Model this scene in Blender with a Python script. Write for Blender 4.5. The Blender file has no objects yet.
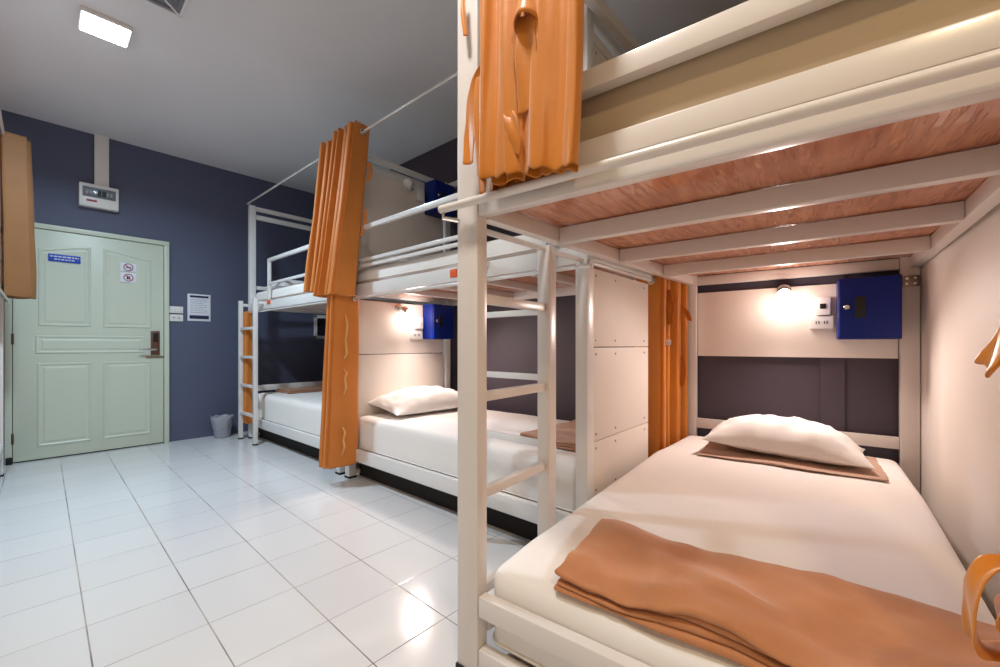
import bpy, bmesh, math, random
from mathutils import Vector, Matrix, noise
random.seed(7)
scene = bpy.context.scene
COL = scene.collection
R = math.radians

# ------------------------------------------------------------------ materials
def lin(c):
    return tuple((x / 12.92 if x <= 0.04045 else ((x + 0.055) / 1.055) ** 2.4) for x in [v / 255 for v in c])

def mat(name, rgb, rough=0.5, metal=0.0, bump=0.0, bscale=40.0, vary=0.0, vscale=6.0, spec=0.5, coat=0.0, sheen=0.0, trans=0.0,
        emit=None, estr=0.0, detail=4.0, stretch=None):
    m = bpy.data.materials.new(name); m.use_nodes = True
    nt = m.node_tree; b = nt.nodes['Principled BSDF']
    c = lin(rgb)
    b.inputs['Base Color'].default_value = (*c, 1)
    b.inputs['Roughness'].default_value = rough
    b.inputs['Metallic'].default_value = metal
    b.inputs['Specular IOR Level'].default_value = spec
    b.inputs['Coat Weight'].default_value = coat
    b.inputs['Sheen Weight'].default_value = sheen
    b.inputs['Transmission Weight'].default_value = trans
    if emit:
        b.inputs['Emission Color'].default_value = (*emit, 1)
        b.inputs['Emission Strength'].default_value = estr
    if bump or vary:
        tc = nt.nodes.new('ShaderNodeTexCoord')
        mp = nt.nodes.new('ShaderNodeMapping')
        nt.links.new(tc.outputs['Object'], mp.inputs['Vector'])
        if stretch: mp.inputs['Scale'].default_value = stretch
    if vary:
        n = nt.nodes.new('ShaderNodeTexNoise'); n.inputs['Scale'].default_value = vscale; n.inputs['Detail'].default_value = 3
        nt.links.new(mp.outputs['Vector'], n.inputs['Vector'])
        r = nt.nodes.new('ShaderNodeValToRGB')
        r.color_ramp.elements[0].position = .3; r.color_ramp.elements[1].position = .7
        r.color_ramp.elements[0].color = (*[x * (1 - vary) for x in c], 1)
        r.color_ramp.elements[1].color = (*[min(1, x * (1 + vary)) for x in c], 1)
        nt.links.new(n.outputs['Fac'], r.inputs['Fac']); nt.links.new(r.outputs['Color'], b.inputs['Base Color'])
    if bump:
        n = nt.nodes.new('ShaderNodeTexNoise'); n.inputs['Scale'].default_value = bscale; n.inputs['Detail'].default_value = detail
        nt.links.new(mp.outputs['Vector'], n.inputs['Vector'])
        bp = nt.nodes.new('ShaderNodeBump'); bp.inputs['Strength'].default_value = bump; bp.inputs['Distance'].default_value = 0.01
        nt.links.new(n.outputs['Fac'], bp.inputs['Height']); nt.links.new(bp.outputs['Normal'], b.inputs['Normal'])
    return m

M = dict(
    metal=mat('cream_enamel_metal', (220, 212, 206), .28, spec=.5, coat=.15),
    metal_white=mat('white_enamel_metal', (228, 226, 224), .3, coat=.15),
    sheet=mat('white_sheet', (238, 234, 230), .85, bump=.12, bscale=14, sheen=.1),
    pillow=mat('pillowcase', (236, 233, 230), .85, bump=.15, bscale=22),
    towel=mat('beige_towel', (190, 158, 138), .95, bump=.3, bscale=260),
    blanket=mat('camel_fleece', (182, 120, 76), .92, bump=.1, bscale=180, vary=.08, vscale=9, sheen=.4),
    blanket_dull=mat('dull_brown_fleece', (172, 122, 92), .92, bump=.25, bscale=180, vary=.06, sheen=.3),
    curtain=mat('amber_satin', (198, 118, 26), .42, bump=.06, bscale=60, vary=.05, vscale=5, sheen=.25, spec=.4),
    curtain_dull=mat('tan_satin', (208, 126, 52), .55, bump=.06, bscale=60, vary=.05, vscale=5, sheen=.2, spec=.35),
    curtain_dimmed=mat('dimmed_satin', (134, 90, 50), .6, bump=.06, bscale=60, vary=.06, vscale=5, sheen=.2, spec=.3),  # weaker light at the far left is put into this darker colour
    rod=mat('pale_rod', (226, 222, 218), .18, metal=.3, coat=.3),
    chrome=mat('chrome', (215, 212, 208), .15, metal=1),
    steel=mat('brushed_steel', (150, 138, 128), .35, metal=1, bump=.02, bscale=300, stretch=(1, 1, 20)),
    bronze=mat('bronze_lock', (112, 82, 70), .4, metal=.6),
    blue=mat('blue_safe_paint', (0, 30, 118), .45, spec=.3),
    cord=mat('pale_cord', (222, 170, 104), .5, spec=.4),
    beige=mat('beige_mattress_cloth', (186, 166, 140), .8, bump=.1, bscale=30),
    black=mat('black_plastic', (14, 14, 16), .45),
    rubber=mat('black_rubber', (18, 18, 20), .7),
    white_plastic=mat('white_plastic', (232, 228, 224), .35),
    grey_plastic=mat('grey_plastic', (120, 122, 130), .3),
    smoked=mat('smoked_cover', (112, 122, 134), .2, coat=.3),
    board=mat('white_laminate', (230, 220, 211), .6, bump=.01, bscale=30),
    ceilingpaint=mat('ceiling_paint', (222, 221, 224), .9, vary=.015, vscale=2),
    wall_blue=mat('slate_blue_paint', (84, 90, 114), .6, bump=.02, bscale=90, vary=.03, vscale=2),
    wall_dark=mat('dusk_blue_paint', (68, 58, 69), .65, bump=.02, bscale=90, vary=.03, vscale=2),
    wall_plain=mat('pale_wall_paint', (214, 206, 198), .8),
    door=mat('pale_green_door_paint', (200, 207, 190), .38, bump=.008, bscale=60),
    paper=mat('white_paper', (226, 226, 234), .8),
    ink=mat('navy_ink', (34, 38, 74), .7),
    greyink=mat('grey_ink', (150, 154, 172), .8),
    sign_blue=mat('sign_blue', (24, 70, 176), .45),
    sign_red=mat('sign_red', (150, 36, 62), .5),
    orange=mat('orange_tag', (226, 92, 28), .5),
    bulb=mat('lit_bulb', (255, 250, 245), .3, emit=(1.0, .86, .78), estr=24),
    panel_lit=mat('lit_panel', (255, 255, 255), .3, emit=(.78, .93, 1.0), estr=16),
    panel_warm=mat('lit_panel_warm', (255, 255, 255), .3, emit=(1.0, .88, .68), estr=12),
    dark=mat('dark_shade_board', (30, 24, 24), .8),  # near-black for the added board that gives the shade under the bunks
    mirror=mat('dark_pane', (44, 42, 52), .12, coat=.5),
    bag=mat('bin_liner', (186, 190, 200), .35, bump=.4, bscale=30, trans=.35),
    binplastic=mat('bin_plastic', (150, 154, 166), .4),
)

def floor_mat():
    m = bpy.data.materials.new('white_glazed_tile'); m.use_nodes = True
    nt = m.node_tree; b = nt.nodes['Principled BSDF']; L = nt.links.new
    tc = nt.nodes.new('ShaderNodeTexCoord'); sp = nt.nodes.new('ShaderNodeSeparateXYZ')
    L(tc.outputs['Object'], sp.inputs[0])
    def mth(op, a, bv=None):
        n = nt.nodes.new('ShaderNodeMath'); n.operation = op
        for i, x in enumerate((a, bv)):
            if x is None: continue
            if isinstance(x, (int, float)): n.inputs[i].default_value = x
            else: L(x, n.inputs[i])
        return n.outputs[0]
    def axis(o, off, step, width):
        t = mth('DIVIDE', mth('SUBTRACT', o, off), step)
        f = mth('FRACT', t)
        d = mth('MULTIPLY', mth('MINIMUM', f, mth('SUBTRACT', 1.0, f)), step)
        return mth('FLOOR', t), mth('LESS_THAN', d, width), d
    ix, gx, dx = axis(sp.outputs[0], .105, .2965, .0021)
    iy, gy, dy = axis(sp.outputs[1], 1.473, .303, .0016)
    g = mth('MAXIMUM', gx, gy)
    cb = nt.nodes.new('ShaderNodeCombineXYZ'); L(ix, cb.inputs[0]); L(iy, cb.inputs[1])
    wn = nt.nodes.new('ShaderNodeTexWhiteNoise'); wn.noise_dimensions = '2D'; L(cb.outputs[0], wn.inputs['Vector'])
    rp = nt.nodes.new('ShaderNodeValToRGB')
    rp.color_ramp.elements[0].color = (*lin((216, 215, 216)), 1); rp.color_ramp.elements[1].color = (*lin((220, 219, 219)), 1)
    L(wn.outputs['Value'], rp.inputs['Fac'])
    gn = nt.nodes.new('ShaderNodeTexNoise'); gn.inputs['Scale'].default_value = 3.0; L(tc.outputs['Object'], gn.inputs['Vector'])
    gr = nt.nodes.new('ShaderNodeValToRGB')
    gr.color_ramp.elements[0].position = .38; gr.color_ramp.elements[1].position = .62
    gr.color_ramp.elements[0].color = (*lin((112, 104, 98)), 1); gr.color_ramp.elements[1].color = (*lin((176, 166, 158)), 1)
    L(gn.outputs['Fac'], gr.inputs['Fac'])
    mx = nt.nodes.new('ShaderNodeMix'); mx.data_type = 'RGBA'
    L(g, mx.inputs['Factor']); L(rp.outputs['Color'], mx.inputs[6]); L(gr.outputs['Color'], mx.inputs[7])
    L(mx.outputs[2], b.inputs['Base Color'])
    L(mth('ADD', mth('MULTIPLY', g, .5), .14), b.inputs['Roughness'])
    nz = nt.nodes.new('ShaderNodeTexNoise'); nz.inputs['Scale'].default_value = 7
    L(tc.outputs['Object'], nz.inputs['Vector'])
    h = mth('ADD', mth('MULTIPLY', nz.outputs['Fac'], .06), mth('MULTIPLY', mth('MINIMUM', mth('DIVIDE', mth('MINIMUM', dx, dy), .004), 1.0), .15))
    bp = nt.nodes.new('ShaderNodeBump'); bp.inputs['Strength'].default_value = .25; bp.inputs['Distance'].default_value = .01
    L(h, bp.inputs['Height']); L(bp.outputs['Normal'], b.inputs['Normal'])
    b.inputs['Specular IOR Level'].default_value = .55
    return m

def ply_mat():
    """reddish plywood still in its wrinkled clear film"""
    m = bpy.data.materials.new('film_wrapped_plywood'); m.use_nodes = True
    nt = m.node_tree; b = nt.nodes['Principled BSDF']; L = nt.links.new
    tc = nt.nodes.new('ShaderNodeTexCoord')
    mp = nt.nodes.new('ShaderNodeMapping'); mp.inputs['Scale'].default_value = (2, 14, 1); L(tc.outputs['Object'], mp.inputs['Vector'])
    n = nt.nodes.new('ShaderNodeTexNoise'); n.inputs['Scale'].default_value = 2.5; n.inputs['Detail'].default_value = 6; L(mp.outputs[0], n.inputs['Vector'])
    r = nt.nodes.new('ShaderNodeValToRGB')
    r.color_ramp.elements[0].position = .3; r.color_ramp.elements[1].position = .75
    r.color_ramp.elements[0].color = (*lin((178, 96, 56)), 1); r.color_ramp.elements[1].color = (*lin((220, 148, 104)), 1)
    L(n.outputs['Fac'], r.inputs['Fac']); L(r.outputs['Color'], b.inputs['Base Color'])
    b.inputs['Roughness'].default_value = .3; b.inputs['Coat Weight'].default_value = .9; b.inputs['Coat Roughness'].default_value = .07
    mp2 = nt.nodes.new('ShaderNodeMapping'); mp2.inputs['Scale'].default_value = (7, 60, 1); mp2.inputs['Rotation'].default_value = (0, 0, R(40)); L(tc.outputs['Object'], mp2.inputs['Vector'])
    n1 = nt.nodes.new('ShaderNodeTexNoise'); n1.inputs['Scale'].default_value = 1.0; n1.inputs['Detail'].default_value = 1.5; n1.inputs['Distortion'].default_value = .3
    L(mp2.outputs[0], n1.inputs['Vector'])
    rr = nt.nodes.new('ShaderNodeValToRGB'); rr.color_ramp.elements[0].position = .52; rr.color_ramp.elements[1].position = .68; L(n1.outputs['Fac'], rr.inputs['Fac'])
    n3 = nt.nodes.new('ShaderNodeTexNoise'); n3.inputs['Scale'].default_value = 5; L(tc.outputs['Object'], n3.inputs['Vector'])
    n2 = nt.nodes.new('ShaderNodeMath'); n2.operation = 'ADD'; L(rr.outputs['Color'], n2.inputs[0]); L(n3.outputs['Fac'], n2.inputs[1])
    bp = nt.nodes.new('ShaderNodeBump'); bp.inputs['Strength'].default_value = 1; bp.inputs['Distance'].default_value = .012
    L(n2.outputs[0], bp.inputs['Height']); L(bp.outputs['Normal'], b.inputs['Coat Normal'])
    bp2 = nt.nodes.new('ShaderNodeBump'); bp2.inputs['Strength'].default_value = .1; bp2.inputs['Distance'].default_value = .006
    L(n2.outputs[0], bp2.inputs['Height']); L(bp2.outputs['Normal'], b.inputs['Normal'])
    return m
M['floor'] = floor_mat(); M['ply'] = ply_mat()

# ------------------------------------------------------------------ frames, things, parts
class Fr:
    def __init__(s, x, y, deg): s.M = Matrix.Translation((x, y, 0)) @ Matrix.Rotation(R(deg), 4, 'Z')
ROOM = Fr(0, 0, 0)
ROW = Fr(1.539, 2.948, 1.4)       # u into the beds, v towards the door wall
FRONT = Fr(0.873, 0.883, 5.5)     # the bunk that juts out from the bed wall
LEFT = Fr(-0.20, 4.98, 180)      # bunk across the aisle

def link(name, bm, m, smooth):
    bmesh.ops.recalc_face_normals(bm, faces=bm.faces[:])
    me = bpy.data.meshes.new(name); bm.to_mesh(me); bm.free()
    for x in (m if isinstance(m, (list, tuple)) else [m]): me.materials.append(M[x] if isinstance(x, str) else x)
    if smooth is True:
        for p in me.polygons: p.use_smooth = True
    elif smooth:
        for p in me.polygons: p.use_smooth = True
        try: me.set_sharp_from_angle(angle=R(smooth))
        except Exception: pass
    o = bpy.data.objects.new(name, me); COL.objects.link(o)
    return o

def tags(o, label, cat, group=None, kind=None):
    if label: o['label'] = label
    if cat: o['category'] = cat
    if group: o['group'] = group
    if kind: o['kind'] = kind

class Thing:
    def __init__(s, name, label, cat, fr, base, group=None, kind=None):
        s.fr, s.base = fr, Vector(base)
        s.o = bpy.data.objects.new(name, None); s.o.empty_display_size = .1
        COL.objects.link(s.o); s.o.matrix_world = fr.M @ Matrix.Translation(s.base)
        tags(s.o, label, cat, group, kind)
    def part(s, name, bm, m, parent=None, label=None, smooth=35, mods=()):
        bmesh.ops.translate(bm, verts=bm.verts[:], vec=-s.base)
        o = link(name, bm, m, smooth); o.parent = parent or s.o
        if label: o['label'] = label
        add_mods(o, mods)
        return o

def add_mods(o, mods):
    for k, v in mods:
        if k == 'solid':
            md = o.modifiers.new('s', 'SOLIDIFY'); md.thickness = v; md.offset = 0
        elif k == 'sub':
            md = o.modifiers.new('d', 'SUBSURF'); md.levels = v; md.render_levels = v

def single(name, bm, m, fr, base, label, cat, group=None, kind=None, smooth=35, mods=()):
    bmesh.ops.translate(bm, verts=bm.verts[:], vec=-Vector(base))
    o = link(name, bm, m, smooth); o.matrix_world = fr.M @ Matrix.Translation(Vector(base))
    tags(o, label, cat, group, kind); add_mods(o, mods)
    return o

# ------------------------------------------------------------------ shapes
def B(): return bmesh.new()
def merge(bm, t):
    me = bpy.data.meshes.new('tmp'); t.to_mesh(me); t.free(); bm.from_mesh(me); bpy.data.meshes.remove(me)

def box(bm, lo, hi, bev=.003, seg=2, mi=0):
    t = bmesh.new(); bmesh.ops.create_cube(t, size=1)
    lo, hi = Vector(lo), Vector(hi); a = Vector([min(x, y) for x, y in zip(lo, hi)]); b = Vector([max(x, y) for x, y in zip(lo, hi)])
    for v in t.verts: v.co = Vector([a[i] + (v.co[i] + .5) * (b[i] - a[i]) for i in range(3)])
    if bev: bmesh.ops.bevel(t, geom=t.edges[:], offset=min(bev, .45 * min((b - a))), segments=seg, affect='EDGES', profile=.6)
    for f in t.faces: f.material_index = mi
    merge(bm, t); return bm

def beam(bm, p, q, w, h, bev=.004):
    """square tube from p to q: w across (horizontal), h tall"""
    p, q = Vector(p), Vector(q); d = q - p; L = d.length; z = d.normalized()
    up = Vector((0, 0, 1)) if abs(z.z) < .9 else Vector((1, 0, 0))
    x = up.cross(z).normalized(); y = z.cross(x)
    t = bmesh.new(); bmesh.ops.create_cube(t, size=1)
    for v in t.verts: v.co = Vector((v.co.x * w, v.co.y * h, v.co.z * L))
    bmesh.ops.bevel(t, geom=t.edges[:], offset=min(bev, .4 * min(w, h)), segments=2, affect='EDGES', profile=.6)
    Mx = Matrix((x, y, z)).transposed().to_4x4(); Mx.translation = (p + q) / 2
    bmesh.ops.transform(t, matrix=Mx, verts=t.verts[:]); merge(bm, t); return bm

def tube(bm, pts, r, n=12, cap=True, closed=False):
    pts = [Vector(p) for p in pts]; rs = r if isinstance(r, (list, tuple)) else [r] * len(pts)
    rings = []; N = len(pts); prev = None
    for i, p in enumerate(pts):
        if closed: d = pts[(i + 1) % N] - pts[i - 1]
        else: d = pts[min(i + 1, N - 1)] - pts[max(i - 1, 0)]
        d.normalize()
        if prev is None:
            a = Vector((0, 0, 1)) if abs(d.z) < .9 else Vector((1, 0, 0)); x = a.cross(d).normalized()
        else: x = (prev - d * prev.dot(d)).normalized()
        prev = x; y = d.cross(x)
        rings.append([bm.verts.new(p + (x * math.cos(2 * math.pi * k / n) + y * math.sin(2 * math.pi * k / n)) * rs[i]) for k in range(n)])
    for i in range(N if closed else N - 1):
        a, b = rings[i], rings[(i + 1) % N]
        for k in range(n): bm.faces.new((a[k], a[(k + 1) % n], b[(k + 1) % n], b[k]))
    if cap and not closed:
        bm.faces.new(rings[0][::-1]); bm.faces.new(rings[-1])
    return bm

def lathe(bm, c, axis, prof, n=24):
    """prof: (distance along axis, radius) pairs"""
    c = Vector(c); z = Vector(axis).normalized(); a = Vector((0, 0, 1)) if abs(z.z) < .9 else Vector((1, 0, 0))
    x = a.cross(z).normalized(); y = z.cross(x); rings = []
    for h, r in prof:
        if r < 1e-6: rings.append([bm.verts.new(c + z * h)])
        else: rings.append([bm.verts.new(c + z * h + (x * math.cos(2 * math.pi * k / n) + y * math.sin(2 * math.pi * k / n)) * r) for k in range(n)])
    for A, Bq in zip(rings, rings[1:]):
        for k in range(n):
            k2 = (k + 1) % n
            if len(A) == 1 and len(Bq) == 1: continue
            if len(A) == 1: bm.faces.new((A[0], Bq[k], Bq[k2]))
            elif len(Bq) == 1: bm.faces.new((A[k], A[k2], Bq[0]))
            else: bm.faces.new((A[k], A[k2], Bq[k2], Bq[k]))
    return bm

def ring(bm, c, axis, Rr, r, n=24, m=8):
    c = Vector(c); z = Vector(axis).normalized(); a = Vector((0, 0, 1)) if abs(z.z) < .9 else Vector((1, 0, 0))
    x = a.cross(z).normalized(); y = z.cross(x)
    return tube(bm, [c + (x * math.cos(2 * math.pi * k / n) + y * math.sin(2 * math.pi * k / n)) * Rr for k in range(n)], r, m, closed=True)

def axis_samples(lo, hi, r, step):
    e = [lo + r * t for t in (0, .18, .4, .68, 1)]
    n = max(2, int((hi - lo - 2 * r) / step)); mid = [lo + r + (hi - lo - 2 * r) * k / n for k in range(1, n)]
    return e + mid + [hi - r * t for t in (1, .68, .4, .18, 0)]

def rbox(bm, lo, hi, r, step=.06, disp=None):
    """soft rounded block"""
    lo, hi = Vector(lo), Vector(hi); S = [axis_samples(lo[i], hi[i], r, step) for i in range(3)]
    t = bmesh.new()
    for ax in range(3):
        i, j = [k for k in range(3) if k != ax]
        for side in (lo[ax], hi[ax]):
            g = []
            for a in S[i]:
                row = []
                for b in S[j]:
                    p = Vector((0, 0, 0)); p[ax] = side; p[i] = a; p[j] = b
                    c = Vector([min(max(p[k], lo[k] + r), hi[k] - r) for k in range(3)]); d = p - c
                    if d.length > 1e-9: p = c + d.normalized() * r
                    row.append(t.verts.new(p))
                g.append(row)
            for x in range(len(g) - 1):
                for y in range(len(g[0]) - 1): t.faces.new((g[x][y], g[x + 1][y], g[x + 1][y + 1], g[x][y + 1]))
    bmesh.ops.remove_doubles(t, verts=t.verts[:], dist=1e-5)
    if disp:
        for v in t.verts: v.co = disp(v.co.copy())
    merge(bm, t); return bm

def fbm(p, s, o=3):
    return noise.fractal(Vector(p) * s, 1.0, 2.0, o)

def pillow_bm(c, a, b, h, yaw, seed, tilt=0.0, tiltdir=0, flat=.25):
    """a, b half length and half width, h thickness; plump with pulled corners and creases"""
    bm = B(); n1, n2 = 44, 30; rows = {}
    Rm = Matrix.Rotation(yaw, 3, 'Z') @ Matrix.Rotation(tilt, 3, 'X' if tiltdir == 0 else 'Y')
    for side in (1, -1):
        for i in range(n1 + 1):
            for j in range(n2 + 1):
                s, t = -1 + 2 * i / n1, -1 + 2 * j / n2
                s, t = math.sin(s * math.pi / 2), math.sin(t * math.pi / 2)
                edge = i in (0, n1) or j in (0, n2)
                if edge and side == -1: rows[(side, i, j)] = rows[(1, i, j)]; continue
                x = a * s * (1 - .07 * (1 - t * t)); y = b * t * (1 - .10 * (1 - s * s))
                th = max(0, (1 - abs(s) ** 2.6)) ** .62 * max(0, (1 - abs(t) ** 2.4)) ** .62
                z = h * th * ((1 - flat) if side == 1 else -flat)
                w = fbm((x + seed, y, side), 9) * .015 + fbm((x * 2.5 + seed, y * .7, 3), 14) * .009
                z += w * (th ** .5) * (1 if side == 1 else .3)
                # creases near the ends
                z += .010 * math.sin(26 * y + 8 * fbm((x, y, seed), 4)) * max(0, abs(s) - .55) * th ** .3 * (side == 1)
                rows[(side, i, j)] = bm.verts.new(Vector(c) + Rm @ Vector((x, y, z)))
        for i in range(n1):
            for j in range(n2):
                q = [rows[(side, i, j)], rows[(side, i + 1, j)], rows[(side, i + 1, j + 1)], rows[(side, i, j + 1)]]
                bm.faces.new(q if side == 1 else q[::-1])
    return bm

def pleat_path(n, pitch, depth, first=None, seed=1):
    """plan path (along, across) of a bunched curtain: n flat pleats"""
    rnd = random.Random(seed); pts = []; s = 0.0
    for k in range(n):
        d = depth * (1 + rnd.uniform(-.12, .12)); off = depth * rnd.uniform(-.06, .06)
        a, b = (-d / 2 + off, d / 2 + off) if k % 2 == 0 else (d / 2 + off, -d / 2 + off)
        m = 6
        for q in range(m + 1):
            t = q / m
            pts.append((s + pitch * .35 * t + .004 * math.sin(3 * t + k), a + (b - a) * t))
        s += pitch * .35
        for q in (1, 2): pts.append((s + pitch * .65 * q / 3, b + math.copysign(.006 * math.sin(math.pi * q / 3), b)))
        s += pitch * .65
    return pts

def curtain_bm(path, ztop, zbot, place, nz=26, wob=.004, seed=0):
    """place(along, across, t, z) -> point; t runs 0 at top to 1 at hem"""
    bm = B(); g = []
    for k in range(nz + 1):
        t = k / nz; z = ztop + (zbot - ztop) * t; row = []
        for i, (s, a) in enumerate(path):
            w = noise.noise(Vector((i * .33 + seed, t * 2.2, seed))) * wob * (.4 + 1.6 * t)
            w2 = noise.noise(Vector((i * .21 + seed, t * 3.1, 9 + seed))) * wob * (.4 + 1.6 * t)
            row.append(bm.verts.new(place(s + w, a + w2, t, z + .004 * math.sin(i * .9 + seed) * (t > .96))))
        g.append(row)
    for k in range(nz):
        for i in range(len(path) - 1): bm.faces.new((g[k][i], g[k][i + 1], g[k + 1][i + 1], g[k + 1][i]))
    return bm

def strip_bm(pts, width_dir, w, n=5, bow=.10):
    """ribbon of width w along a smooth polyline"""
    P = [Vector(p) for p in pts]; Q = []
    for i in range(len(P) - 1):
        p0, p1, p2, p3 = P[max(i - 1, 0)], P[i], P[i + 1], P[min(i + 2, len(P) - 1)]
        for k in range(n):
            t = k / n
            Q.append(.5 * ((2 * p1) + (p2 - p0) * t + (2 * p0 - 5 * p1 + 4 * p2 - p3) * t * t + (3 * p1 - p0 - 3 * p2 + p3) * t ** 3))
    Q.append(P[-1]); bm = B(); prev = None; wd = Vector(width_dir).normalized()
    for i, p in enumerate(Q):
        d = (Q[min(i + 1, len(Q) - 1)] - Q[max(i - 1, 0)]).normalized(); nn = d.cross(wd).normalized()
        ww = w * (1 - .18 * abs(2 * i / (len(Q) - 1) - 1) + .05 * math.sin(i * 1.3))
        r = [bm.verts.new(p + wd * ww * k * .5 + nn * w * bow * (1 - k * k) + nn * .05 * w * math.sin(3 * k + i * .4)) for k in (-1, -.6, -.2, .2, .6, 1)]
        if prev:
            for k in range(5): bm.faces.new((prev[k], prev[k + 1], r[k + 1], r[k]))
        prev = r
    return bm

# ------------------------------------------------------------------ room shell
def wall(name, lo, hi, m, fr=ROOM):
    o = single(name, box(B(), lo, hi, 0), m, fr, ((lo[0] + hi[0]) / 2, (lo[1] + hi[1]) / 2, 0), None, None, kind='structure', smooth=False); return o
H = 2.965
f = single('floor', box(B(), (-1.6, -2.6, -.08), (3.9, 5.6, 0), 0), 'floor', ROOM, (0, 0, 0), None, None, kind='structure', smooth=False)
wall('ceiling', (-1.6, -2.6, H), (3.9, 5.6, H + .1), 'ceilingpaint')
wall('wall_door', (-1.6, 5.41, 0), (3.9, 5.56, H), 'wall_blue')
wall('wall_left', (-1.6, -2.6, 0), (-1.42, 5.41, H), 'wall_plain')
wall('wall_back', (-1.42, -2.6, 0), (3.9, -2.45, H), 'wall_plain')
wall('wall_bed', (1.10, -1.80, 0), (1.34, 2.42, H), 'wall_dark', ROW)
wall('wall_head', (2.0, -3.4, 0), (2.2, .34, H), 'wall_dark', FRONT)
wall('trim_1', (1.988, -.95, 0), (2.0, -.845, H), 'wall_dark', FRONT)

# ------------------------------------------------------------------ door
def ring_inset(poly, d):
    n = len(poly); out = []
    for i in range(n):
        p0, p1, p2 = Vector(poly[i - 1]), Vector(poly[i]), Vector(poly[(i + 1) % n])
        e1, e2 = (p1 - p0).normalized(), (p2 - p1).normalized()
        n1, n2 = Vector((-e1.y, e1.x)), Vector((-e2.y, e2.x)); nn = n1 + n2
        nn = nn.normalized() / max(.5, nn.normalized().dot(n1)); out.append(p1 + nn * d)
    return out

def door_panel_bm(poly, y):
    """raised and fielded panel with a moulded bead; poly counter-clockwise in (x, z)"""
    bm = B(); prev = None
    for d, h in ((0, 0), (.004, .006), (.013, .007), (.021, .002), (.032, .002), (.046, .006)):
        lp = ring_inset(poly, d); vs = [bm.verts.new((p.x, y - h, p.y)) for p in lp]
        if prev:
            for i in range(len(vs)): bm.faces.new((prev[i], prev[(i + 1) % len(vs)], vs[(i + 1) % len(vs)], vs[i]))
        prev = vs
    bmesh.ops.triangle_fill(bm, edges=[e for e in bm.edges if e.is_boundary and e.verts[0] in prev and e.verts[1] in prev], use_beauty=True); return bm

YD = 5.405
dt = Thing('door_1', 'pale green panelled entrance door in slate blue wall', None, ROOM, (.33, YD, 0), kind='structure')
b = B(); box(b, (-.166, YD - .03, .012), (.829, YD + .004, 2.008), .003); dt.part('door_leaf', b, 'door')
b = B()
box(b, (-.212, YD - .045, 0), (-.170, YD + .004, 2.012), .004); box(b, (.833, YD - .045, 0), (.874, YD + .004, 2.012), .004); box(b, (-.212, YD - .045, 2.012), (.874, YD + .004, 2.055), .004)
dt.part('door_frame', b, 'door')
def arch(x0, x1, z0, za, zb):
    pts = [(x0, z0), (x1, z0)]
    n = 12
    for k in range(n + 1):
        t = k / n; s = t * t * (3 - 2 * t); pts.append((x1 + (x0 - x1) * t, zb + (za - zb) * s))
    return pts
yd = YD - .03
for poly in (arch(-.025, .302, 1.167, 1.842, 1.902), arch(.385, .732, 1.167, 1.905, 1.850),
             [(-.04, .925), (.684, .925), (.684, 1.085), (-.04, 1.085)],
             [(-.03, .118), (.304, .118), (.304, .842), (-.03, .842)], [(.385, .118), (.729, .118), (.729, .842), (.385, .842)]):
    dt.part('door_panel', door_panel_bm(poly, yd), 'door', smooth=False)
for z in (.21, 1.05, 1.82):
    b = B(); tube(b, [(-.168, yd - .014, z - .045), (-.168, yd - .014, z + .045)], .008, 10); dt.part('hinge', b, 'bronze')
b = B(); box(b, (-.205, yd - .035, 0.0), (-.168, yd - .016, .06), .006); dt.part('door_stop', b, 'rubber')
lk = dt.part('lock_plate', box(B(), (.727, yd - .022, .9), (.797, yd - .001, 1.14), .006), 'bronze')
b = B(); box(b, (.742, yd - .026, 1.03), (.782, yd - .021, 1.12), .004); dt.part('card_reader', b, 'black', lk)
b = B(); tube(b, [(.762, yd - .02, .957), (.762, yd - .055, .957), (.735, yd - .062, .957), (.63, yd - .06, .955)], [.011, .011, .011, .008], 10); dt.part('lever_handle', b, 'chrome', lk)
b = B(); box(b, (.69, yd - .004, .868), (.87, yd - .0005, .888), .001); dt.part('scuff_plate', b, 'steel')

def cloth_text(t, x0, x1, z, h, y, m, seed, parent=None, name='printed_line'):
    """a line of print too small to read, as word-long strokes"""
    rnd = random.Random(seed); b = B(); x = x0
    while x < x1:
        w = min(rnd.uniform(.012, .03), x1 - x); box(b, (x, y - .0012, z - h / 2), (x + w, y, z + h / 2), 0); x += w + .006
    return t.part(name, b, m, parent, smooth=False)

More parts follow.
